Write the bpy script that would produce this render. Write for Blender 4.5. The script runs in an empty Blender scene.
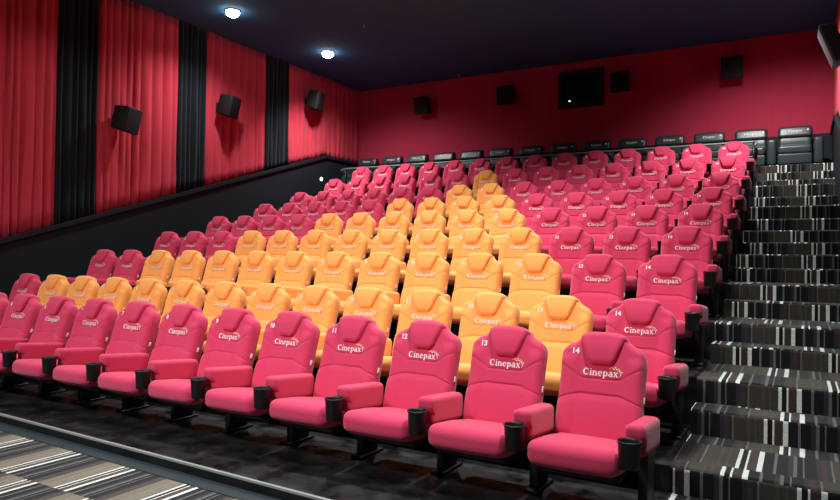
import bpy, bmesh, math, random
from mathutils import Vector, Matrix
random.seed(7)
SC = bpy.context.scene
COL = SC.collection
PI = math.pi

# ------------------------------------------------------------------ camera, light, exposure
CAM = Vector((1.1113, -4.4002, 1.4381))
RIGHT = Vector((0.86834771, 0.49571668, 0.01540242))
UP = Vector((-0.00618356, -0.02023232, 0.99977618))
FWD = Vector((-0.49591736, 0.8682486, 0.01450339))
cd = bpy.data.cameras.new('camera'); cam = bpy.data.objects.new('camera', cd); COL.objects.link(cam)
m3 = Matrix((RIGHT, UP, -FWD)).transposed()
cam.matrix_world = Matrix.Translation(CAM) @ m3.to_4x4()
cd.sensor_width = 36; cd.lens = 28.5388; cd.clip_start = 0.05; cd.clip_end = 100
SC.camera = cam
SC.view_settings.view_transform = 'Standard'
SC.view_settings.look = 'None'
SC.view_settings.gamma = 1
SC.view_settings.use_curve_mapping = False
SC.view_settings.exposure = 0.0
w = bpy.data.worlds.new('world'); SC.world = w; w.use_nodes = True
w.node_tree.nodes['Background'].inputs[0].default_value = (0.75, 0.85, 1.0, 1)
w.node_tree.nodes['Background'].inputs[1].default_value = 0.02

CEIL = 6.1
def spot(loc, power, size=150, blend=1.0, radius=.12, target=None, color=(1, .97, .94)):
    l = bpy.data.lights.new('ceiling_spot', 'SPOT'); l.energy = power; l.spot_size = math.radians(size); l.spot_blend = blend
    l.shadow_soft_size = radius; l.color = color
    o = bpy.data.objects.new('ceiling_spot', l); COL.objects.link(o); o.location = loc
    d = Vector(target) - Vector(loc) if target else Vector((0, 0, -1))
    o.rotation_euler = d.to_track_quat('-Z', 'Y').to_euler()
    return o
def area(loc, target, power, sx, sy, color=(1, .97, .95)):
    l = bpy.data.lights.new('house_light', 'AREA'); l.shape = 'RECTANGLE'; l.size = sx; l.size_y = sy; l.energy = power; l.color = color
    o = bpy.data.objects.new('house_light', l); COL.objects.link(o); o.location = loc
    o.rotation_euler = (Vector(target) - Vector(loc)).to_track_quat('-Z', 'Y').to_euler()
    return o
LAMPS = [(-8.25, 4.7), (-8.2, 7.56)]
spot((-8.25, 4.7, CEIL - .2), 360, 145)
spot((-8.2, 7.56, CEIL - .2), 700, 132, target=(-8.0, 8.8, 2))
spot((.35, 7.56, CEIL - .1), 880, 132, target=(.8, 8.9, 2))
for y in (4.7, 1.84):
    spot((-1.1, y, CEIL - .1), 500, 112)
for y in (4.7, 1.84):
    spot((-3.95, y, CEIL - .1), 560, 135)  # unseen lamps added to brighten the middle seats
spot((-8.0, 1.84, CEIL - .1), 120, 125)
spot((.8, -.9, CEIL - .1), 950, 105)  # unseen lamp added to brighten the lower stair treads
# the house lights over the front aisle, behind and above the camera
for x, p, a in ((-1.9, 1700, 62), (-4.8, 1500, 80), (-7.8, 1150, 80)):
    spot((x, -5.2, CEIL - .1), p, a, 1.0, .4, (x, .4, .4))

# ------------------------------------------------------------------ materials
def srgb(r, g, b):
    f = lambda c: (c / 255 / 12.92) if c / 255 <= .04045 else ((c / 255 + .055) / 1.055) ** 2.4
    return (f(r), f(g), f(b), 1)
def mat(name, col, rough=.6, metal=0, spec=.5, sheen=0, bump=0, scale=200, emis=None, estr=0, var=0, vscale=8):
    m = bpy.data.materials.new(name); m.use_nodes = True
    nt = m.node_tree; b = nt.nodes['Principled BSDF']
    b.inputs['Base Color'].default_value = col
    b.inputs['Roughness'].default_value = rough; b.inputs['Metallic'].default_value = metal
    b.inputs['Specular IOR Level'].default_value = spec
    if sheen:
        b.inputs['Sheen Weight'].default_value = sheen; b.inputs['Sheen Roughness'].default_value = .5
    if emis:
        b.inputs['Emission Color'].default_value = emis; b.inputs['Emission Strength'].default_value = estr
    tc = nt.nodes.new('ShaderNodeTexCoord')
    if bump:
        n = nt.nodes.new('ShaderNodeTexNoise'); n.inputs['Scale'].default_value = scale; n.inputs['Detail'].default_value = 3
        nt.links.new(tc.outputs['Object'], n.inputs['Vector'])
        bp = nt.nodes.new('ShaderNodeBump'); bp.inputs['Strength'].default_value = bump; bp.inputs['Distance'].default_value = .004
        nt.links.new(n.outputs['Fac'], bp.inputs['Height']); nt.links.new(bp.outputs['Normal'], b.inputs['Normal'])
    if var:
        n = nt.nodes.new('ShaderNodeTexNoise'); n.inputs['Scale'].default_value = vscale; n.inputs['Detail'].default_value = 4
        nt.links.new(tc.outputs['Object'], n.inputs['Vector'])
        mr = nt.nodes.new('ShaderNodeMapRange'); mr.inputs['From Min'].default_value = .35; mr.inputs['From Max'].default_value = .65
        mr.inputs['To Min'].default_value = max(.05, rough - var); mr.inputs['To Max'].default_value = min(1, rough + var)
        nt.links.new(n.outputs['Fac'], mr.inputs['Value']); nt.links.new(mr.outputs['Result'], b.inputs['Roughness'])
    return m
M = {}
M['red'] = mat('red_fabric', srgb(209, 59, 99), .85, 0, .25, .25, .25, 260)
M['orange'] = mat('orange_fabric', srgb(249, 172, 92), .85, 0, .25, .25, .25, 260)
M['black'] = mat('black_plastic', srgb(26, 27, 30), .45, 0, .4, 0, .08, 90)
M['white'] = mat('white_print', srgb(238, 236, 236), .6)
M['gold'] = mat('gold_print', srgb(246, 200, 90), .6)
M['blue'] = mat('blue_print', srgb(70, 60, 130), .6)
M['curtain'] = mat('red_curtain', srgb(190, 58, 76), .9, 0, .1, .1, .2, 120)
M['dark_curtain'] = mat('black_curtain', srgb(15, 24, 31), .9, 0, .15, .1, .2, 120)
M['wainscot'] = mat('black_wall_paint', srgb(20, 29, 36), .7, 0, .25, 0, .1, 30)
M['ceiling'] = mat('dark_ceiling_paint', srgb(54, 98, 130), .95, 0, .1, 0, .15, 20)
M['tier'] = mat('glossy_black_floor', srgb(14, 16, 20), .46, 0, .45, 0, .25, 14, var=.22, vscale=5)
M['strip'] = mat('grey_vinyl_strip', srgb(44, 55, 60), .6, 0, .3, 0, .1, 60)
M['metal'] = mat('brushed_metal', srgb(150, 155, 156), .35, .8)
M['worn'] = mat('worn_aluminium', srgb(150, 158, 156), .5, .2, .5, 0, .3, 40)
M['rail'] = mat('grey_painted_rail', srgb(118, 128, 130), .4, .2)
M['leather'] = mat('black_leather', srgb(44, 54, 58), .38, 0, .5, 0, .3, 60)
M['grille'] = mat('black_grille', srgb(24, 26, 31), .8, 0, .3, 0, .5, 300)
M['cabinet'] = mat('grey_speaker_cabinet', srgb(98, 110, 116), .4)
M['glass'] = mat('dark_glass', srgb(22, 27, 34), .12, 0, .6)
M['lamp'] = mat('lit_diffuser', (1, 1, 1, 1), .5, emis=(1, .98, .95, 1), estr=30)
M['steplight'] = mat('lit_step_light', (1, 1, 1, 1), .5, emis=(.9, .97, 1, 1), estr=3)

def back_wall_mat():
    m = mat('red_wall_fabric', srgb(176, 54, 78), .9, 0, .1, 0)
    nt = m.node_tree; b = nt.nodes['Principled BSDF']
    g = nt.nodes.new('ShaderNodeNewGeometry'); s = nt.nodes.new('ShaderNodeSeparateXYZ'); nt.links.new(g.outputs['Position'], s.inputs[0])
    mu = nt.nodes.new('ShaderNodeMath'); mu.operation = 'MULTIPLY'; mu.inputs[1].default_value = 1 / .31
    nt.links.new(s.outputs['X'], mu.inputs[0])
    fr = nt.nodes.new('ShaderNodeMath'); fr.operation = 'FRACT'; nt.links.new(mu.outputs[0], fr.inputs[0])
    pp = nt.nodes.new('ShaderNodeMath'); pp.operation = 'PINGPONG'; pp.inputs[1].default_value = .5; nt.links.new(fr.outputs[0], pp.inputs[0])
    mr = nt.nodes.new('ShaderNodeMapRange'); mr.inputs['From Max'].default_value = .07; nt.links.new(pp.outputs[0], mr.inputs['Value'])
    bp = nt.nodes.new('ShaderNodeBump'); bp.inputs['Distance'].default_value = .012; bp.inputs['Strength'].default_value = .35
    nt.links.new(mr.outputs['Result'], bp.inputs['Height']); nt.links.new(bp.outputs['Normal'], b.inputs['Normal'])
    return m
M['back'] = back_wall_mat()

def carpet_mat(name, tile_y, stair):
    """striped carpet: stripes run along y; each tile row (and each riser or tread) starts its pattern elsewhere"""
    m = bpy.data.materials.new(name); m.use_nodes = True
    nt = m.node_tree; b = nt.nodes['Principled BSDF']; L = nt.links.new; N = nt.nodes.new
    b.inputs['Roughness'].default_value = .95; b.inputs['Specular IOR Level'].default_value = .15
    b.inputs['Sheen Weight'].default_value = .45 if stair else .15; b.inputs['Sheen Roughness'].default_value = .35; b.inputs['Sheen Tint'].default_value = (.9, 1, .96, 1)
    def math_(op, a, bb=None):
        n = N('ShaderNodeMath'); n.operation = op
        for i, v in enumerate((a, bb)):
            if v is None: continue
            if isinstance(v, (int, float)): n.inputs[i].default_value = v
            else: L(v, n.inputs[i])
        return n.outputs[0]
    g = N('ShaderNodeNewGeometry'); s = N('ShaderNodeSeparateXYZ'); L(g.outputs['Position'], s.inputs[0])
    row = math_('FLOOR', math_('MULTIPLY', math_('ADD', s.outputs['Y'], 1.80), 1 / tile_y))
    if stair:
        sn = N('ShaderNodeSeparateXYZ'); L(g.outputs['True Normal'], sn.inputs[0])
        tread = math_('GREATER_THAN', sn.outputs['Z'], .6)
        oi = N('ShaderNodeObjectInfo')
        key = math_('ADD', math_('MULTIPLY', oi.outputs['Random'], 91.7), math_('MULTIPLY', tread, math_('ADD', math_('MULTIPLY', row, 3.1), 17.3)))
    else:
        key = row
    wn = N('ShaderNodeTexWhiteNoise'); wn.noise_dimensions = '1D'; L(key, wn.inputs['W'])
    if not stair:  # the tiles also have a short side
        off = math_('ADD', math_('MULTIPLY', row, .36), 660.568)
    else:
        off = math_('MULTIPLY', wn.outputs['Value'], 2.3)
    uu = math_('FRACT', math_('MULTIPLY', math_('ADD', s.outputs['X'], off), 1 / (.73 if stair else .66)))
    cr = N('ShaderNodeValToRGB'); cr.color_ramp.interpolation = 'CONSTANT'
    tp = srgb(63, 60, 54); wh = srgb(214, 224, 218); bk = srgb(23, 23, 28); br = srgb(62, 51, 51); gy = srgb(92, 98, 98); g2 = srgb(46, 46, 50); tl = srgb(72, 69, 63)  # stair tones darkened to stand in for shade on the risers
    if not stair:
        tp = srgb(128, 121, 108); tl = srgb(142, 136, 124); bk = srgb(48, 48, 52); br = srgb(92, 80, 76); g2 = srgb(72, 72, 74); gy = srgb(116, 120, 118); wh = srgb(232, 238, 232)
    seq = [(.00, tp), (.035, tl), (.06, tp), (.10, tl), (.12, tp), (.18, wh), (.212, bk), (.255, wh), (.27, br), (.32, br), (.345, wh), (.39, bk), (.47, gy), (.495, bk), (.58, g2), (.62, gy), (.645, bk), (.69, gy), (.70, bk), (.79, g2), (.83, br), (.87, g2), (.90, gy), (.915, tp)]
    e = cr.color_ramp.elements
    e[0].position = 0; e[0].color = seq[0][1]
    e[1].position = seq[1][0]; e[1].color = seq[1][1]
    for p_, c_ in seq[2:]:
        k = e.new(p_); k.color = c_
    L(uu, cr.inputs[0])
    # yarn texture
    no = N('ShaderNodeTexNoise'); no.inputs['Scale'].default_value = 1; no.inputs['Detail'].default_value = 2
    vm = N('ShaderNodeVectorMath'); vm.operation = 'MULTIPLY'; vm.inputs[1].default_value = (260, 60, 60)
    L(g.outputs['Position'], vm.inputs[0]); L(vm.outputs[0], no.inputs['Vector'])
    mx = N('ShaderNodeMix'); mx.data_type = 'RGBA'; mx.blend_type = 'MULTIPLY'; mx.inputs['Factor'].default_value = .7
    mr = N('ShaderNodeMapRange'); mr.inputs['From Min'].default_value = .3; mr.inputs['From Max'].default_value = .7; mr.inputs['To Min'].default_value = .55; mr.inputs['To Max'].default_value = 1.15
    L(no.outputs['Fac'], mr.inputs['Value']); L(cr.outputs['Color'], mx.inputs['A']); L(mr.outputs['Result'], mx.inputs['B'])
    L(mx.outputs['Result'], b.inputs['Base Color'])
    bp = N('ShaderNodeBump'); bp.inputs['Strength'].default_value = .4; bp.inputs['Distance'].default_value = .006
    L(no.outputs['Fac'], bp.inputs['Height']); L(bp.outputs['Normal'], b.inputs['Normal'])
    return m
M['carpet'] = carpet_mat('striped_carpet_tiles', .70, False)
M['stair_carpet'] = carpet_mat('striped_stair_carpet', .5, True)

# ------------------------------------------------------------------ mesh helpers
def mesh_from(name, verts, faces, mats, smooth=True, mi=None):
    me = bpy.data.meshes.new(name); me.from_pydata([tuple(v) for v in verts], [], faces)
    for m in (mats if isinstance(mats, (list, tuple)) else [mats]): me.materials.append(m)
    if smooth:
        for p in me.polygons: p.use_smooth = True
    if mi:
        for p, i in zip(me.polygons, mi): p.material_index = i
    me.update()
    return me
def link(name, me, parent=None, loc=(0, 0, 0), rot=(0, 0, 0)):
    o = bpy.data.objects.new(name, me); COL.objects.link(o); o.parent = parent; o.location = loc; o.rotation_euler = rot
    return o
def tag(o, label=None, cat=None, group=None, kind=None):
    for k, v in (('label', label), ('category', cat), ('group', group), ('kind', kind)):
        if v: o[k] = v
    return o
def empty(name, loc, rz=0):
    o = bpy.data.objects.new(name, None); COL.objects.link(o); o.location = loc; o.rotation_euler = (0, 0, rz); o.empty_display_size = .2
    return o
def merge(parts):
    V, F = [], []
    for v, f in parts:
        b = len(V); V += list(v); F += [tuple(i + b for i in q) for q in f]
    return V, F
def rbox(sx, sy, sz, r, k=3, mid=4, deform=None, c=(0, 0, 0)):
    """rounded box, centred on c, full sizes sx, sy, sz; r radius; returns verts, faces"""
    h = (sx / 2, sy / 2, sz / 2); r = min(r, min(h) * .999)
    def samples(hh):
        a = [-hh + r - r * math.tan(PI / 4 * (1 - i / k)) for i in range(k)]
        inner = [(-hh + r) + (2 * (hh - r)) * i / mid for i in range(mid + 1)]
        return a + inner + [-q for q in reversed(a)]
    S = [samples(q) for q in h]
    idx = {}; V = []; F = []
    def vert(p):
        key = tuple(round(q, 6) for q in p)
        if key in idx: return idx[key]
        q = [max(-h[i] + r, min(h[i] - r, p[i])) for i in range(3)]
        d = Vector(p) - Vector(q)
        if d.length > 1e-9: d = d.normalized() * r
        v = Vector(q) + d
        if deform: v = Vector(deform(v))
        idx[key] = len(V); V.append(v + Vector(c)); return idx[key]
    for ax in range(3):
        a, b = (ax + 1) % 3, (ax + 2) % 3
        for sgn in (-1, 1):
            for i in range(len(S[a]) - 1):
                for j in range(len(S[b]) - 1):
                    q = []
                    for (ii, jj) in ((i, j), (i + 1, j), (i + 1, j + 1), (i, j + 1)):
                        p = [0, 0, 0]; p[ax] = sgn * h[ax]; p[a] = S[a][ii]; p[b] = S[b][jj]
                        q.append(vert(p))
                    if sgn < 0: q.reverse()
                    if len(set(q)) == 4: F.append(tuple(q))
    return V, F
def box(x0, x1, y0, y1, z0, z1):
    V = [(x, y, z) for x in (x0, x1) for y in (y0, y1) for z in (z0, z1)]
    F = [(0, 1, 3, 2), (4, 6, 7, 5), (0, 4, 5, 1), (2, 3, 7, 6), (0, 2, 6, 4), (1, 5, 7, 3)]
    return [Vector(v) for v in V], F
def lathe(prof, n=20, c=(0, 0, 0)):
    V, F = [], []
    for r, z in prof:
        for i in range(n):
            a = 2 * PI * i / n; V.append(Vector((c[0] + r * math.cos(a), c[1] + r * math.sin(a), c[2] + z)))
    for j in range(len(prof) - 1):
        for i in range(n):
            F.append((j * n + i, j * n + (i + 1) % n, (j + 1) * n + (i + 1) % n, (j + 1) * n + i))
    F.append(tuple(reversed(range(n)))); F.append(tuple((len(prof) - 1) * n + i for i in range(n)))
    return V, F
def tube(pts, r, n=10):
    V, F = [], []; pts = [Vector(p) for p in pts]
    for i, p in enumerate(pts):
        d = (pts[min(i + 1, len(pts) - 1)] - pts[max(i - 1, 0)]).normalized()
        a = d.cross(Vector((0, 0, 1)))
        if a.length < .05: a = d.cross(Vector((0, 1, 0)))
        a.normalize(); b = d.cross(a)
        for k in range(n):
            t = 2 * PI * k / n; V.append(p + a * (r * math.cos(t)) + b * (r * math.sin(t)))
    for i in range(len(pts) - 1):
        for k in range(n):
            F.append((i * n + k, i * n + (k + 1) % n, (i + 1) * n + (k + 1) % n, (i + 1) * n + k))
    F.append(tuple(reversed(range(n)))); F.append(tuple((len(pts) - 1) * n + k for k in range(n)))
    return V, F
def sm(a, b, x):
    t = max(0, min(1, (x - a) / (b - a))); return t * t * (3 - 2 * t)
def interp(tab, x):
    if x <= tab[0][0]: return tab[0][1]
    for (x0, y0), (x1, y1) in zip(tab, tab[1:]):
        if x <= x1:
            t = (x - x0) / (x1 - x0); return y0 + (y1 - y0) * t
    return tab[-1][1]

# ------------------------------------------------------------------ the hall
ROWY = [0.0, 1.164, 2.372, 3.613, 4.79, 6.044, 7.165, 8.407, 9.54]
ROWZ = [0.0, 0.171, 0.543, 0.886, 1.23, 1.572, 1.920, 2.355, 2.800]
XL, XR, YB, YF = -9.6, 1.7, 10.8, -8.5
SX = .41                                   # left edge of the stairs
EDGE = [y - 1.134 for y in ROWY] + [9.64]  # front edges of the tiers
TZ = ROWZ + [3.30]
LOWZ = -.075
def front_edge(x): return -1.262 - .039 * x
def struct(name, vf, m, smooth=False):
    return tag(link(name, mesh_from(name, vf[0], vf[1], m, smooth)), kind='structure')
struct('floor', box(XL, XR, YF, front_edge(XL) + .3, LOWZ - .1, LOWZ), M['carpet'])
struct('ceiling', box(XL - .2, XR + .2, YF - .2, YB + .2, CEIL, CEIL + .1), M['ceiling'])
struct('wall_back', box(XL - .2, XR + .2, YB, YB + .15, 4.03, CEIL), M['back'])
struct('wall_back_lower', box(XL - .2, XR + .2, YB - .03, YB + .15, LOWZ - .1, 4.03), M['wainscot'])
struct('wall_left', box(XL - .2, XL, YF - .2, YB, LOWZ - .1, CEIL), M['dark_curtain'])
struct('wall_right', box(XR, XR + .2, YF - .2, YB, LOWZ - .1, CEIL), M['dark_curtain'])
struct('wall_front', box(XL - .2, XR + .2, YF - .2, YF, LOWZ - .1, CEIL), M['dark_curtain'])
# front tier with its slightly skewed edge
def tier(y0f, y1, z, x0, x1, zb=-.27):
    V = []
    for x in (x0, x1):
        for y in (y0f(x), y1):
            for zz in (zb, z): V.append((x, y, zz))
    F = [(0, 1, 3, 2), (4, 6, 7, 5), (0, 4, 5, 1), (2, 3, 7, 6), (0, 2, 6, 4), (1, 5, 7, 3)]
    return V, F
for i in range(10):
    y1 = EDGE[i + 1] if i < 9 else YB - .03
    f = front_edge if i == 0 else (lambda x, e=EDGE[i]: e)
    struct('floor_tier', tier(f, y1, TZ[i], XL, SX if i < 9 else XR), M['tier'])
# metal nosing along the edges of the front tiers
def nosing(y0f, z, x0, x1, t=.018):
    V = []
    for x in (x0, x1):
        y = y0f(x); V += [(x, y - .006, z - t * .6), (x, y - .006, z + .004), (x, y + t, z + .004), (x, y + t, z - t)]
    return V, [(0, 1, 5, 4), (1, 2, 6, 5), (2, 3, 7, 6), (3, 0, 4, 7), (0, 3, 2, 1), (4, 5, 6, 7)]
tag(link('edge_trim', mesh_from('edge_trim', *nosing(front_edge, 0, XL, SX), M['worn'], False)), 'worn silver metal edge strip along the front of the seating platform', 'edge strip')
# grey vinyl border between riser and carpet
V = []
for x in (XL, SX + 1.29):
    for y in (front_edge(x) - .135, front_edge(x) + .01):
        for z in (LOWZ - .01, LOWZ + .006): V.append((x, y, z))
struct('floor_border', (V, box(0, 1, 0, 1, 0, 1)[1]), M['strip'])

# left wall: sloped black wainscot, its cap, and the curtains above
def wz(y): return 4.05 if y > 9.2 else 1.64 + .305 * (y - 1.3) if y > -3.5 else 1.64 + .305 * (-4.8)
ys = [YF, -3.5, 9.2, YB - .03]
def ribbon(xa, xb, ys, zlo, zhi):
    V, F = [], []
    for y in ys:
        for x, z in ((xa, zlo(y)), (xb, zlo(y)), (xb, zhi(y)), (xa, zhi(y))): V.append((x, y, z))
    for i in range(len(ys) - 1):
        for k in range(4):
            F.append((i * 4 + k, i * 4 + (k + 1) % 4, (i + 1) * 4 + (k + 1) % 4, (i + 1) * 4 + k))
    F.append((0, 3, 2, 1)); n = (len(ys) - 1) * 4; F.append((n, n + 1, n + 2, n + 3))
    return V, F
struct('wall_left_lower', ribbon(XL - .01, XL + .10, ys, lambda y: LOWZ - .1, lambda y: wz(y)), M['wainscot'])
struct('trim_1', ribbon(XL - .01, XL + .15, ys, lambda y: wz(y) - .04, lambda y: wz(y) + .03), M['wainscot'])
struct('wall_right_lower', ribbon(XR - .07, XR + .01, ys, lambda y: LOWZ - .1, lambda y: wz(y)), M['wainscot'])
struct('trim_2', ribbon(XR - .10, XR + .01, ys, lambda y: wz(y) - .04, lambda y: wz(y) + .03), M['wainscot'])

def curtain(name, y0, y1, m, label, side=-1, amp=.066, period=.18, seed=1, cat='curtain', group=None):
    if side < 0: y0, y1 = y0 - .07, y1 - .07 if y1 < YB else y1
    rnd = random.Random(seed); n = int((y1 - y0) / .012)
    # irregular folds
    edges = [y0]
    while edges[-1] < y1: edges.append(edges[-1] + period * rnd.uniform(.6, 1.5))
    amps = [amp * rnd.uniform(.45, 1.15) for _ in edges]
    V, F = [], []; rows = 14; k = 0
    for i in range(n + 1):
        y = y0 + (y1 - y0) * i / n
        while k < len(edges) - 2 and y > edges[k + 1]: k += 1
        t = (y - edges[k]) / (edges[k + 1] - edges[k]); d = amps[k] * (math.sin(PI * t) ** .8)
        z0 = wz(y) + .03
        for j in range(rows + 1):
            s = j / rows; z = z0 + (CEIL - .005 - z0) * s
            wob = .006 * math.sin(y * 23 + s * 7 + seed) + .010 * math.sin(s * 9 + k * 1.7) * math.sin(PI * t)
            x = .025 + d * (1 - .25 * s) + wob
            V.append(((XL + x) if side < 0 else (XR - x), y, z))
    for i in range(n):
        for j in range(rows):
            a = i * (rows + 1) + j; q = (a, a + rows + 1, a + rows + 2, a + 1)
            F.append(q if side < 0 else tuple(reversed(q)))
    me = mesh_from(name, V, F, m)
    o = link(name, me); tag(o, label, cat, group)
    sol = o.modifiers.new('thick', 'SOLIDIFY'); sol.thickness = .004; sol.offset = -1
    return o
RC, BC = 'red wall drapes', 'black wall drapes'
curtain('wall_curtain', .44, 2.18, M['curtain'], 'red pleated drape on the left wall nearest the screen, no speaker on it', seed=3, group=RC)
curtain('wall_curtain', 2.92, 4.62, M['curtain'], 'red pleated drape behind the lowest black speaker on the left wall', seed=4, group=RC)
curtain('wall_curtain', 5.36, 7.10, M['curtain'], 'red pleated drape behind the middle black speaker on the left wall', seed=5, group=RC)
curtain('wall_curtain', 7.86, YB, M['curtain'], 'wide red drape reaching the back corner of the left wall', amp=.05, seed=6, group=RC)
curtain('wall_curtain', -.29, .44, M['dark_curtain'], 'narrow black drape at the screen end of the left wall', period=.13, seed=7, group=BC)
curtain('wall_curtain', 2.18, 2.92, M['dark_curtain'], 'narrow black drape left of the lowest wall speaker', period=.13, seed=8, group=BC)
curtain('wall_curtain', 4.62, 5.36, M['dark_curtain'], 'narrow black drape between the lowest and the middle left wall speakers', period=.13, seed=9, group=BC)
curtain('wall_curtain', 7.10, 7.86, M['dark_curtain'], 'narrow black drape between the middle and the highest left wall speakers', period=.13, seed=10, group=BC)
curtain('wall_curtain', 8.2, YB, M['curtain'], 'red drape on the right wall behind the grey speaker', side=1, amp=.02, seed=11, group=RC)

# ------------------------------------------------------------------ stairs
steps = []                                            # (y nosing, z top)
for i in range(1, 10):
    n = 2 if i < 7 else (2 if i < 9 else 3)
    if i == 1: n = 1
    for j in range(1, n + 1):
        z = TZ[i - 1] + (TZ[i] - TZ[i - 1]) * j / n
        steps.append((EDGE[i] - (.30 if i < 6 else .26) * (n - j), z))
stairs = empty('staircase', ((SX + XR) / 2, EDGE[1], LOWZ))
tag(stairs, 'striped carpet staircase climbing beside the right hand seats', 'stairs')
ends = [s[0] for s in steps[1:]] + [9.72]
steps[-1] = (steps[-1][0] - .012, steps[-1][1] + .004)
off = stairs.location
def step_block(y0, y1, z):
    x0, x1 = SX, XR - .075
    parts = []
    V, F = [], []
    r = .03
    prof = [(y1, z)] + [(y0 + r - r * math.sin(a), z - r + r * math.cos(a)) for a in [PI / 2 * q / 5 for q in range(6)]] + [(y0, z - .45 if z > .3 else LOWZ), (y1, z - .45 if z > .3 else LOWZ)]
    n = len(prof)
    for x in (x0, x1):
        for (y, zz) in prof: V.append(Vector((x, y, zz)) - off)
    for k in range(n): F.append((k, k + n, (k + 1) % n + n, (k + 1) % n))
    F.append(tuple(range(n))); F.append(tuple(reversed(range(n, 2 * n))))
    return V, F
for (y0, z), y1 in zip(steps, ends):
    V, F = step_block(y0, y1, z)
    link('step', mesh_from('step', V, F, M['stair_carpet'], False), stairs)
# carpeted landing beside the front row
struct('floor_landing', box(SX, XR - .075, front_edge(.9) - .0, EDGE[1], LOWZ, .0), M['stair_carpet'])

# ------------------------------------------------------------------ lettering
def flat_solid(polys, t=.0018):
    """2D polygons (x, z) into thin raised plates"""
    V, F = [], []
    for p in polys:
        b = len(V); n = len(p)
        V += [Vector((x, -t, z)) for x, z in p] + [Vector((x, 0, z)) for x, z in p]
        F.append(tuple(range(b, b + n)))
        for i in range(n): F.append((b + i, b + n + i, b + n + (i + 1) % n, b + (i + 1) % n))
    return V, F
def bar(x0, z0, x1, z1, w):
    dx, dz = x1 - x0, z1 - z0; l = math.hypot(dx, dz); nx, nz = -dz / l * w / 2, dx / l * w / 2
    return [[(x0 + nx, z0 + nz), (x0 - nx, z0 - nz), (x1 - nx, z1 - nz), (x1 + nx, z1 + nz)]]
def arc(cx, cz, rx, rz, a0, a1, wx, wz_, n=14):
    out = []
    for i in range(n):
        q = []
        for a, s in ((i, 1), (i, 0), (i + 1, 0), (i + 1, 1)):
            t = math.radians(a0 + (a1 - a0) * a / n)
            q.append((cx + (rx - wx * (1 - s)) * math.cos(t), cz + (rz - wz_ * (1 - s)) * math.sin(t)))
        out.append(q)
    return out
def wordmark():
    P = []; T, t = .23, .12               # thick and thin strokes, x-height 1
    x = 0
    P += arc(x + .62, .70, .62, .74, 42, 318, .32, .17, 22); P += bar(x + 1.06, .95, x + 1.06, 1.40, .10); x += 1.42
    P += bar(x + .2, 0, x + .2, 1, T); P += bar(x, .04, x + .42, .04, t); P += bar(x, .95, x + .2, .95, t); P += arc(x + .2, 1.32, .14, .14, 0, 360, .139, .139, 12); x += .55
    P += bar(x + .2, 0, x + .2, 1, T); P += bar(x, .04, x + .42, .04, t); P += bar(x, .95, x + .2, .95, t)
    P += arc(x + .52, .62, .38, .38, 0, 160, T, .12, 10); P += bar(x + .815, 0, x + .815, .62, T); P += bar(x + .62, .04, x + 1.02, .04, t); x += 1.16
    P += arc(x + .45, .5, .45, .52, 20, 318, .25, .14, 20); P += bar(x + .1, .55, x + .88, .55, .09); x += 1.06
    P += bar(x + .2, -.45, x + .2, 1, T); P += bar(x, -.42, x + .44, -.42, t); P += bar(x, .95, x + .2, .95, t); P += arc(x + .52, .5, .44, .52, -150, 150, .25, .13, 18); x += 1.12
    P += arc(x + .38, .30, .38, .32, 0, 360, .22, .13, 16); P += bar(x + .70, .02, x + .70, .66, T); P += arc(x + .40, .64, .385, .38, 0, 150, T, .11, 9); P += bar(x + .70, .04, x + .92, .04, t); x += 1.06
    P += bar(x + .1, .98, x + .78, .02, .2); P += bar(x + .76, .98, x + .12, .02, t); P += bar(x, .96, x + .34, .96, t); P += bar(x, .04, x + .3, .04, t); P += bar(x + .6, .04, x + .94, .04, t); P += bar(x + .6, .96, x + .9, .96, t); x += .94
    return P, x
def logo_mesh(width, name, swoosh=True):
    P, W = wordmark(); s = width / (W + .35)
    tr = lambda q: [((x - W / 2) * s, z * s) for x, z in q]
    V1, F1 = flat_solid([tr(q) for q in P])
    mi = [0] * len(F1)
    parts = [(V1, F1)]
    if swoosh:
        # little burst of dots and a trailing arc above the last letters
        arcs = [tr(q) for q in arc(W - .55, .55, 1.15, .95, -35, 70, .10, .10, 10)]
        v, f = flat_solid(arcs); parts.append((v, f)); mi += [0] * len(f)
        for (dx, dz, r, c) in ((-1.75, 1.72, .13, 1), (-1.3, 1.9, .15, 1), (-.95, 1.62, .13, 0), (-.62, 1.95, .15, 1), (-.35, 1.62, .12, 0), (.05, 1.75, .12, 1), (.35, 1.42, .12, 0), (.72, 1.1, .12, 0)):
            v, f = flat_solid([tr([(W + dx + r * 1.5 * math.cos(2 * PI * k / 8), dz + r * math.sin(2 * PI * k / 8)) for k in range(8)])])
            parts.append((v, f)); mi += [c] * len(f)
        v, f = flat_solid([tr(q) for q in arc(W - .5, .2, 1.02, .55, -60, 40, .09, .09, 8)]); parts.append((v, f)); mi += [2] * len(f)
    V, F = merge(parts)
    return mesh_from(name, V, F, [M['white'], M['gold'], M['blue']], False, mi)
def number_mesh(n):
    cu = bpy.data.curves.new('num', 'FONT'); cu.body = str(n); cu.size = .052; cu.align_x = 'CENTER'; cu.align_y = 'CENTER'; cu.extrude = .0009; cu.offset = .0022
    o = bpy.data.objects.new('num', cu); COL.objects.link(o)
    me = bpy.data.meshes.new_from_object(o.evaluated_get(bpy.context.evaluated_depsgraph_get()))
    bpy.data.objects.remove(o)
    me.transform(Matrix.Rotation(PI / 2, 4, 'X')); me.materials.clear(); me.materials.append(M['white']); me.name = 'seat_number'
    return me

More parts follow.
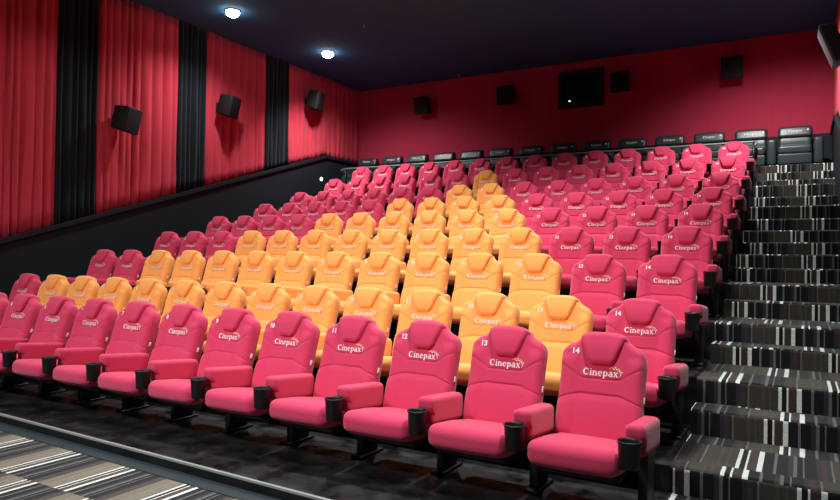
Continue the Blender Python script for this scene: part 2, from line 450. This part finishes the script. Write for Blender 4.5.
# ------------------------------------------------------------------ the fabric seat
BL = .705                                     # length of the back
B0 = Vector((0, -.215, .305)); TOPP = Vector((0, -.012, .988))
BDIR = (TOPP - B0).normalized(); BN = Vector((0, -BDIR.z, BDIR.y))   # up along the back, and out of its front
BL = (TOPP - B0).length
BW = .272
TOPTAB = [(0, 1.0), (.06, .999), (.09, .994), (.115, .984), (.135, .969), (.150, .938), (.166, .912), (.184, .893), (.205, .880), (.225, .867), (.242, .849), (.256, .822), (.266, .785), (BW, .71)]
def toph(a): return BL * interp(TOPTAB, abs(a))
def upper_seam(a):                            # V seam under the logo
    return BL * interp([(0, .565), (.12, .565), (.19, .62), (.272, .69)], abs(a))
def lower_seam(a):
    return BL * interp([(0, .425), (.13, .425), (.20, .39), (.272, .35)], abs(a))
def back_n(a, h):
    t = h / BL
    n = 0.0
    bol = sm(.13, .20, abs(a)) * (1 - sm(.235, .272, abs(a)) * .4)
    n += .020 * bol * (1 - sm(.66, .80, t)) * sm(.0, .1, t)
    if h < lower_seam(a): n += .011 * sm(0, .05, lower_seam(a) - h) * (1 - sm(.10, .22, abs(a)) * .6) + .012 * math.sin(PI * min(1, t / .42))
    for s in (upper_seam(a), lower_seam(a)):
        n -= .010 * math.exp(-((h - s) / .0048) ** 2)
    # upper wings swell a little between the headrest and the edge
    n += .006 * sm(.66, .74, t) * sm(.12, .18, abs(a))
    return n
def backrest():
    NA, NH = 60, 150; r = .05; depth = .115
    V, F = [], []
    avals = [BW * math.sin(PI / 2 * (2 * i / NA - 1)) * .35 + BW * (2 * i / NA - 1) * .65 for i in range(NA + 1)]
    hv = [((1 - math.cos(PI * j / NH)) / 2) * .45 + (j / NH) * .55 for j in range(NH + 1)]
    def edge_d(a, h): return min(BW - abs(a), (toph(a) - h) * .95, h + .03)
    for side in (0, 1):
        for a in avals:
            for s in hv:
                h = s * toph(a); d = edge_d(a, h)
                rr = r if side == 0 else .03
                q = max(0, 1 - max(d, 0) / rr); drop = rr * (1 - math.sqrt(max(0, 1 - min(q, 1) ** 2)))
                aw = a * (1.0 - .012 * sm(.1, .5, h / BL) + .012 * sm(.5, .8, h / BL))
                nn = (back_n(a, h) - drop) if side == 0 else (-depth + drop)
                V.append(B0 + Vector((aw, 0, 0)) + BDIR * h + BN * nn)
    N1 = NH + 1; base = (NA + 1) * N1
    for i in range(NA):
        for j in range(NH):
            a = i * N1 + j
            F.append((a, a + N1, a + N1 + 1, a + 1)); F.append((base + a, base + a + 1, base + a + N1 + 1, base + a + N1))
    rim = [i * N1 for i in range(NA + 1)] + [NA * N1 + j for j in range(1, N1)] + [i * N1 + NH for i in range(NA - 1, -1, -1)] + [j for j in range(NH - 1, 0, -1)]
    for k in range(len(rim)):
        p, q = rim[k], rim[(k + 1) % len(rim)]
        F.append((q, p, p + base, q + base))
    return V, F
def headrest():
    NA, NH = 30, 26; V, F = [], []
    h0 = .685 * BL
    for side in (0, 1):
        for i in range(NA + 1):
            u = 2 * i / NA - 1
            for j in range(NH + 1):
                v = j / NH
                hw = .094 + (.152 - .094) * v
                # rounded lower corners
                a = u * hw
                lo = h0 + .045 * (max(0, abs(u) - .5) / .5) ** 2
                hi = toph(a) - .002
                h = lo + (hi - lo) * v
                d = min((1 - abs(u)) * hw, (h - lo) * 1.0, (hi - h) * .8)
                rr = .032; q = max(0, 1 - d / rr); drop = rr * (1 - math.sqrt(max(0, 1 - q * q)))
                n = (.029 - drop + .010 * math.sin(PI * min(1, v * 1.25))) if side == 0 else -.045
                if side == 0 and h > hi - .05: n -= .012 * ((h - hi + .05) / .05) ** 2
                V.append(B0 + Vector((a, 0, 0)) + BDIR * h + BN * n)
    N1 = NH + 1; base = (NA + 1) * N1
    for i in range(NA):
        for j in range(NH):
            a = i * N1 + j
            F.append((a, a + N1, a + N1 + 1, a + 1)); F.append((base + a, base + a + 1, base + a + N1 + 1, base + a + N1))
    rim = [i * N1 for i in range(NA + 1)] + [NA * N1 + j for j in range(1, N1)] + [i * N1 + NH for i in range(NA - 1, -1, -1)] + [j for j in range(NH - 1, 0, -1)]
    for k in range(len(rim)):
        p, q = rim[k], rim[(k + 1) % len(rim)]
        F.append((q, p, p + base, q + base))
    return V, F
def cushion():
    def df(v):
        x, y, z = v
        t = (y + .28) / .56                    # 0 at the front, 1 at the back
        z2 = z
        k = sm(-.08, .08, z)
        z2 += k * (.018 * (1 - (x / .27) ** 2) * math.sin(PI * max(0, min(1, t))) + .016 * (1 - sm(0, .35, t)) - .05 * sm(.2, 1, t))
        z2 += (1 - k) * (.03 * (1 - sm(0, .4, t)) - .04 * sm(.3, 1, t))
        y2 = y - .018 * (1 - (x / .27) ** 2) * (1 - t)
        return (x * (1 + .015 * (1 - t)), y2, z2)
    return rbox(.525, .56, .165, .062, 4, 8, df, (0, -.455, .312))
def armrest():
    def df(v):
        x, y, z = v; t = (y + .23) / .46
        return (x, y + (.03 if z < 0 else 0) * (1 - t), z - .040 * t + .012)
    return rbox(.112, .48, .185, .034, 4, 5, df, (0, -.40, .447))
def cup_holder():
    return lathe([(.02, 0), (.050, 0), (.054, .006), (.062, .136), (.066, .141), (.066, .150), (.059, .150), (.056, .138), (.048, .02), (.01, .018)], 24, (-.012, -.702, .330))
def leg():
    def df(v):
        x, y, z = v; return (x * (1 if z > 0 else .8), y * (1.0 if z > 0 else .8), z)
    a = rbox(.07, .26, .35, .012, 2, 2, df, (0, -.30, .195)); b = rbox(.10, .30, .018, .008, 2, 2, None, (0, -.30, .011))
    c = rbox(.50, .44, .045, .015, 2, 2, None, (-.33, -.40, .225))
    return merge([a, b, c])
def at_back(a, h, lift): return B0 + Vector((a, 0, 0)) + BDIR * (h * BL) + BN * (back_n(a, h * BL) + lift)
LEAN = -math.atan2(BDIR.y, BDIR.z)
ME = {}
for c in ('red', 'orange'):
    for n, fn in (('backrest', backrest), ('headrest', headrest), ('cushion', cushion), ('armrest', armrest)):
        ME[n, c] = mesh_from(n + '_' + c, *fn(), M[c])
ME['cup'] = mesh_from('cup_holder', *cup_holder(), M['black'])
ME['leg'] = mesh_from('leg', *leg(), M['black'])
ME['logo'] = logo_mesh(.235, 'logo')
ME['tag'] = mesh_from('clip', *rbox(.008, .022, .042, .004, 2, 1), M['white'])
NUM = {n: number_mesh(n) for n in range(1, 15)}
ORANGE = {1: [], 2: range(2, 14), 3: range(3, 13), 4: range(4, 12), 5: range(5, 11), 6: range(6, 10), 7: (7, 8), 8: (7,), 9: []}
ORD = ['', 'front', 'second', 'third', 'fourth', 'fifth', 'sixth', 'seventh', 'eighth', 'ninth']
NTH = ['', '', 'second', 'third', 'fourth', 'fifth', 'sixth', 'seventh', 'eighth', 'ninth', 'tenth', 'eleventh', 'twelfth', 'thirteenth', 'fourteenth']
PITCH = .66
def child(name, me, parent, loc=(0, 0, 0), rot=(0, 0, 0)):
    o = link(name, me, parent, loc, rot); return o
def fabric_seat(row, n):
    c = 'orange' if n in ORANGE[row] else 'red'
    x = -(14 - n) * PITCH
    rt = empty('cinema_seat', (x, ROWY[row - 1], ROWZ[row - 1]))
    rowname = 'front row' if row == 1 else ORD[row] + ' row from the front'
    k = 15 - n
    where = 'at the stair end of the ' + rowname if k == 1 else 'in the ' + rowname + ', ' + NTH[k] + ' from the stairs'
    tag(rt, c + ' cinema seat ' + where, 'cinema seat', 'fabric cinema seats in the raked rows')
    b = child('backrest', ME['backrest', c], rt)
    child('headrest', ME['headrest', c], rt)
    child('cushion', ME['cushion', c], rt)
    a = child('armrest', ME['armrest', c], rt, (.33, 0, 0))
    cu = child('cup_holder', ME['cup'], a)
    child('leg', ME['leg'], rt, (.33, 0, 0))
    child('logo', ME['logo'], b, at_back(0, .592, .001), (LEAN, 0, 0))
    child('seat_number', NUM[n], b, at_back(-.172, .80, .002), (LEAN, 0, 0))
    if row <= 5: child('clip', ME['tag'], b, B0 + Vector((.272, 0, 0)) + BDIR * (.42 * BL) + BN * -.052, (LEAN, 0, 0))
    if n == 1:
        a2 = child('armrest', ME['armrest', c], rt, (-.33, 0, 0)); child('cup_holder', ME['cup'], a2)
        child('leg', ME['leg'], rt, (-.33, 0, 0))
    return rt
for row in range(1, 10):
    for n in range(14, 0, -1): fabric_seat(row, n)

# ------------------------------------------------------------------ leather recliners of the last row
def rec_back():
    def df(v):
        x, y, z = v; t = z / .6 + .5
        y2 = y + .10 * t + (-.012 * abs(math.cos(PI * 3 * t)) if y < 0 else 0)
        return (x, y2, z)
    return rbox(.56, .16, .62, .05, 3, 14, df, (0, -.12, .46))
def rec_head():
    def df(v):
        x, y, z = v; return (x, y + .05 * (z / .2), z + (.01 * (1 - (x / .29) ** 2) if z > 0 else 0))
    return rbox(.59, .17, .22, .06, 4, 5, df, (0, -.08, .725))
ME['rback'] = mesh_from('recliner_backrest', *rec_back(), M['leather'])
ME['rhead'] = mesh_from('recliner_headrest', *rec_head(), M['leather'])
ME['rseat'] = mesh_from('recliner_cushion', *rbox(.56, .58, .17, .055, 4, 4, None, (0, -.42, .30)), M['leather'])
ME['rapron'] = mesh_from('recliner_footrest', *rbox(.56, .06, .20, .025, 3, 3, None, (0, -.68, .125)), M['leather'])
ME['rarm'] = mesh_from('recliner_armrest', *rbox(.16, .68, .50, .05, 3, 3, None, (0, -.36, .265)), M['leather'])
ME['rlogo'] = logo_mesh(.24, 'recliner_logo', False)
ME['rdot'] = mesh_from('recliner_number', *rbox(.03, .004, .03, .002, 1, 1), M['white'])
RP = .768
for k in range(14):
    x = 1.01 - RP * k
    rt = empty('recliner_seat', (x, 10.47, TZ[9]))
    wh = 'at the stair end of the last row' if k == 0 else 'in the last row, ' + NTH[k + 1] + ' from the stairs' if k < 13 else 'in the last row, beside the left wall'
    tag(rt, 'black leather recliner ' + wh, 'recliner', 'black leather recliners along the back wall')
    b = child('backrest', ME['rback'], rt)
    h = child('headrest', ME['rhead'], rt)
    child('cushion', ME['rseat'], rt); child('footrest', ME['rapron'], rt)
    child('armrest', ME['rarm'], rt, (RP / 2, 0, 0))
    if k == 13: child('armrest', ME['rarm'], rt, (-RP / 2, 0, 0))
    if k == 0: pass
    child('logo', ME['rlogo'], h, (0, -.172, .715), (-.25, 0, 0))
    child('seat_number', ME['rdot'], h, (.215, -.163, .75), (-.25, 0, 0))

# rail in front of the recliners
rail = empty('guard_rail', (-4.5, 9.68, TZ[9]))
tag(rail, 'grey metal guard rail in front of the black leather recliners', 'rail')
RZ = 3.775
o_ = rail.location
pts = [(.36, 9.56, RZ - .10), (.38, 9.62, RZ - .02), (.36, 9.68, RZ), (.30, 9.68, RZ), (-9.2, 9.68, RZ), (-9.33, 9.68, RZ - .02), (-9.36, 9.70, RZ - .10)]
link('top_bar', mesh_from('top_bar', *tube([Vector(p) - o_ for p in pts], .022), M['rail']), rail)
for x in (.33, -2.0, -4.4, -6.8, -9.2):
    link('post', mesh_from('post', *tube([Vector((x, 9.68, z)) - o_ for z in (TZ[9], RZ - .02)], .02), M['black']), rail)

# ------------------------------------------------------------------ speakers, booth window, lamps
def speaker(name, loc, rz, tilt, w_, h_, d_, label, m_cab, m_gr, group):
    rt = empty(name, loc, rz); tag(rt, label, 'speaker', group)     # local -y is the front; wall at +y
    rot = Matrix.Rotation(tilt, 4, 'X')
    def df(v):
        x, y, z = v; s = 1 - .22 * (y / d_ + .5); return (x * s, y, z * (1 - .16 * (y / d_ + .5)))
    V, F = rbox(w_, d_, h_, .02, 2, 2, df); cen = Vector((0, -d_ / 2 - .10, 0))
    link('cabinet', mesh_from('speaker_cabinet', [rot @ v + cen for v in V], F, m_cab), rt)
    V, F = rbox(w_ * .93, .03, h_ * .93, .012, 2, 2, None, (0, -d_ / 2, 0))
    link('grille', mesh_from('speaker_grille', [rot @ v + cen for v in V], F, m_gr), rt)
    V, F = merge([rbox(.10, .02, .16, .005, 1, 1, None, (0, -.01, 0)), tube([(0, -.01, 0), (0, -.10, .0), tuple(cen)], .02)])
    link('bracket', mesh_from('speaker_bracket', V, F, M['black']), rt)
    return rt
SG = 'surround speakers on the walls'
for y, z, lab in ((3.12, 3.84, 'black speaker lowest on the left wall, closest to the screen'), (5.54, 4.58, 'middle black speaker on the left wall drapes'), (8.38, 5.31, 'highest black speaker on the left wall, near the back corner')):
    speaker('wall_speaker', (XL + .09, y, z), PI / 2 + .35, .22, .44, .46, .30, lab, M['black'], M['grille'], SG)
for x, z, lab in ((-7.42, 5.43, 'black speaker on the back wall nearest the left corner'), (-5.1, 5.44, 'black speaker on the back wall left of the projection window'), (-2.37, 5.44, 'black speaker on the back wall just right of the projection window'), (-.12, 5.46, 'black speaker farthest right on the back wall, above the recliners')):
    speaker('wall_speaker', (x, YB, z), 0, .12, .42, .46, .26, lab, M['black'], M['grille'], SG)
speaker('wall_speaker', (XR + .02, 7.1, 4.70), -PI / 2, .36, .52, .60, .20, 'large grey speaker on the right wall above the stairs', M['cabinet'], M['cabinet'], SG)

wr = empty('window_1', (-3.33, YB, 5.45)); tag(wr, kind='structure')
def ring(w0, h0, w1, h1, d):
    return merge([box(-w0, w0, -d, 0, h1, h0), box(-w0, w0, -d, 0, -h0, -h1), box(-w0, -w1, -d, 0, -h1, h1), box(w1, w0, -d, 0, -h1, h1)])
link('window_frame', mesh_from('window_frame', *ring(.53, .42, .41, .31, .09), M['black'], False), wr)
link('pane', mesh_from('pane', *box(-.415, .415, -.03, -.01, -.315, .315), M['glass'], False), wr)
link('lens_glint', mesh_from('lens_glint', *lathe([(.01, 0), (.018, .004), (.018, .02), (.01, .025)], 10, (-.26, -.04, -.27)), M['steplight']), wr)  # glowing dot in place of a glint on the projector lens

for i, (x, y) in enumerate(LAMPS):
    rt = empty('ceiling_lamp', (x, y, CEIL)); tag(rt, ('bright ceiling lamp nearer the screen, above the left wall', 'bright ceiling lamp nearer the back wall, above the left wall')[i], 'ceiling lamp', 'lit ceiling lamps')
    link('lamp_housing', mesh_from('lamp_housing', *lathe([(.15, 0), (.15, -.012), (.13, -.02)], 24), M['black']), rt)
    link('diffuser', mesh_from('diffuser', *lathe([(.128, -.02), (.125, -.05), (.105, -.09), (.07, -.115), (.02, -.125)], 24), M['lamp']), rt)
for x, y, lab in ((-6.47, 6.49, 'small white sprinkler head on the dark ceiling near the ceiling lamps'), (-6.35, 10.5, 'small white sprinkler head on the ceiling beside the back wall')):
    tag(link('sprinkler_head', mesh_from('sprinkler_head', *lathe([(.03, 0), (.03, -.012), (.012, -.016), (.012, -.04), (.028, -.042), (.028, -.048)], 14), M['metal']), None, (x, y, CEIL)), lab, 'sprinkler', 'ceiling sprinklers')
tag(link('step_light', mesh_from('step_light', *lathe([(.01, .0), (.045, .0), (.045, .02), (.02, .028)], 16), M['steplight']), None, (XL + .10, 9.04, 3.45), (0, PI / 2, 0)), 'small round white light on the black left wall below the drape', 'wall light')
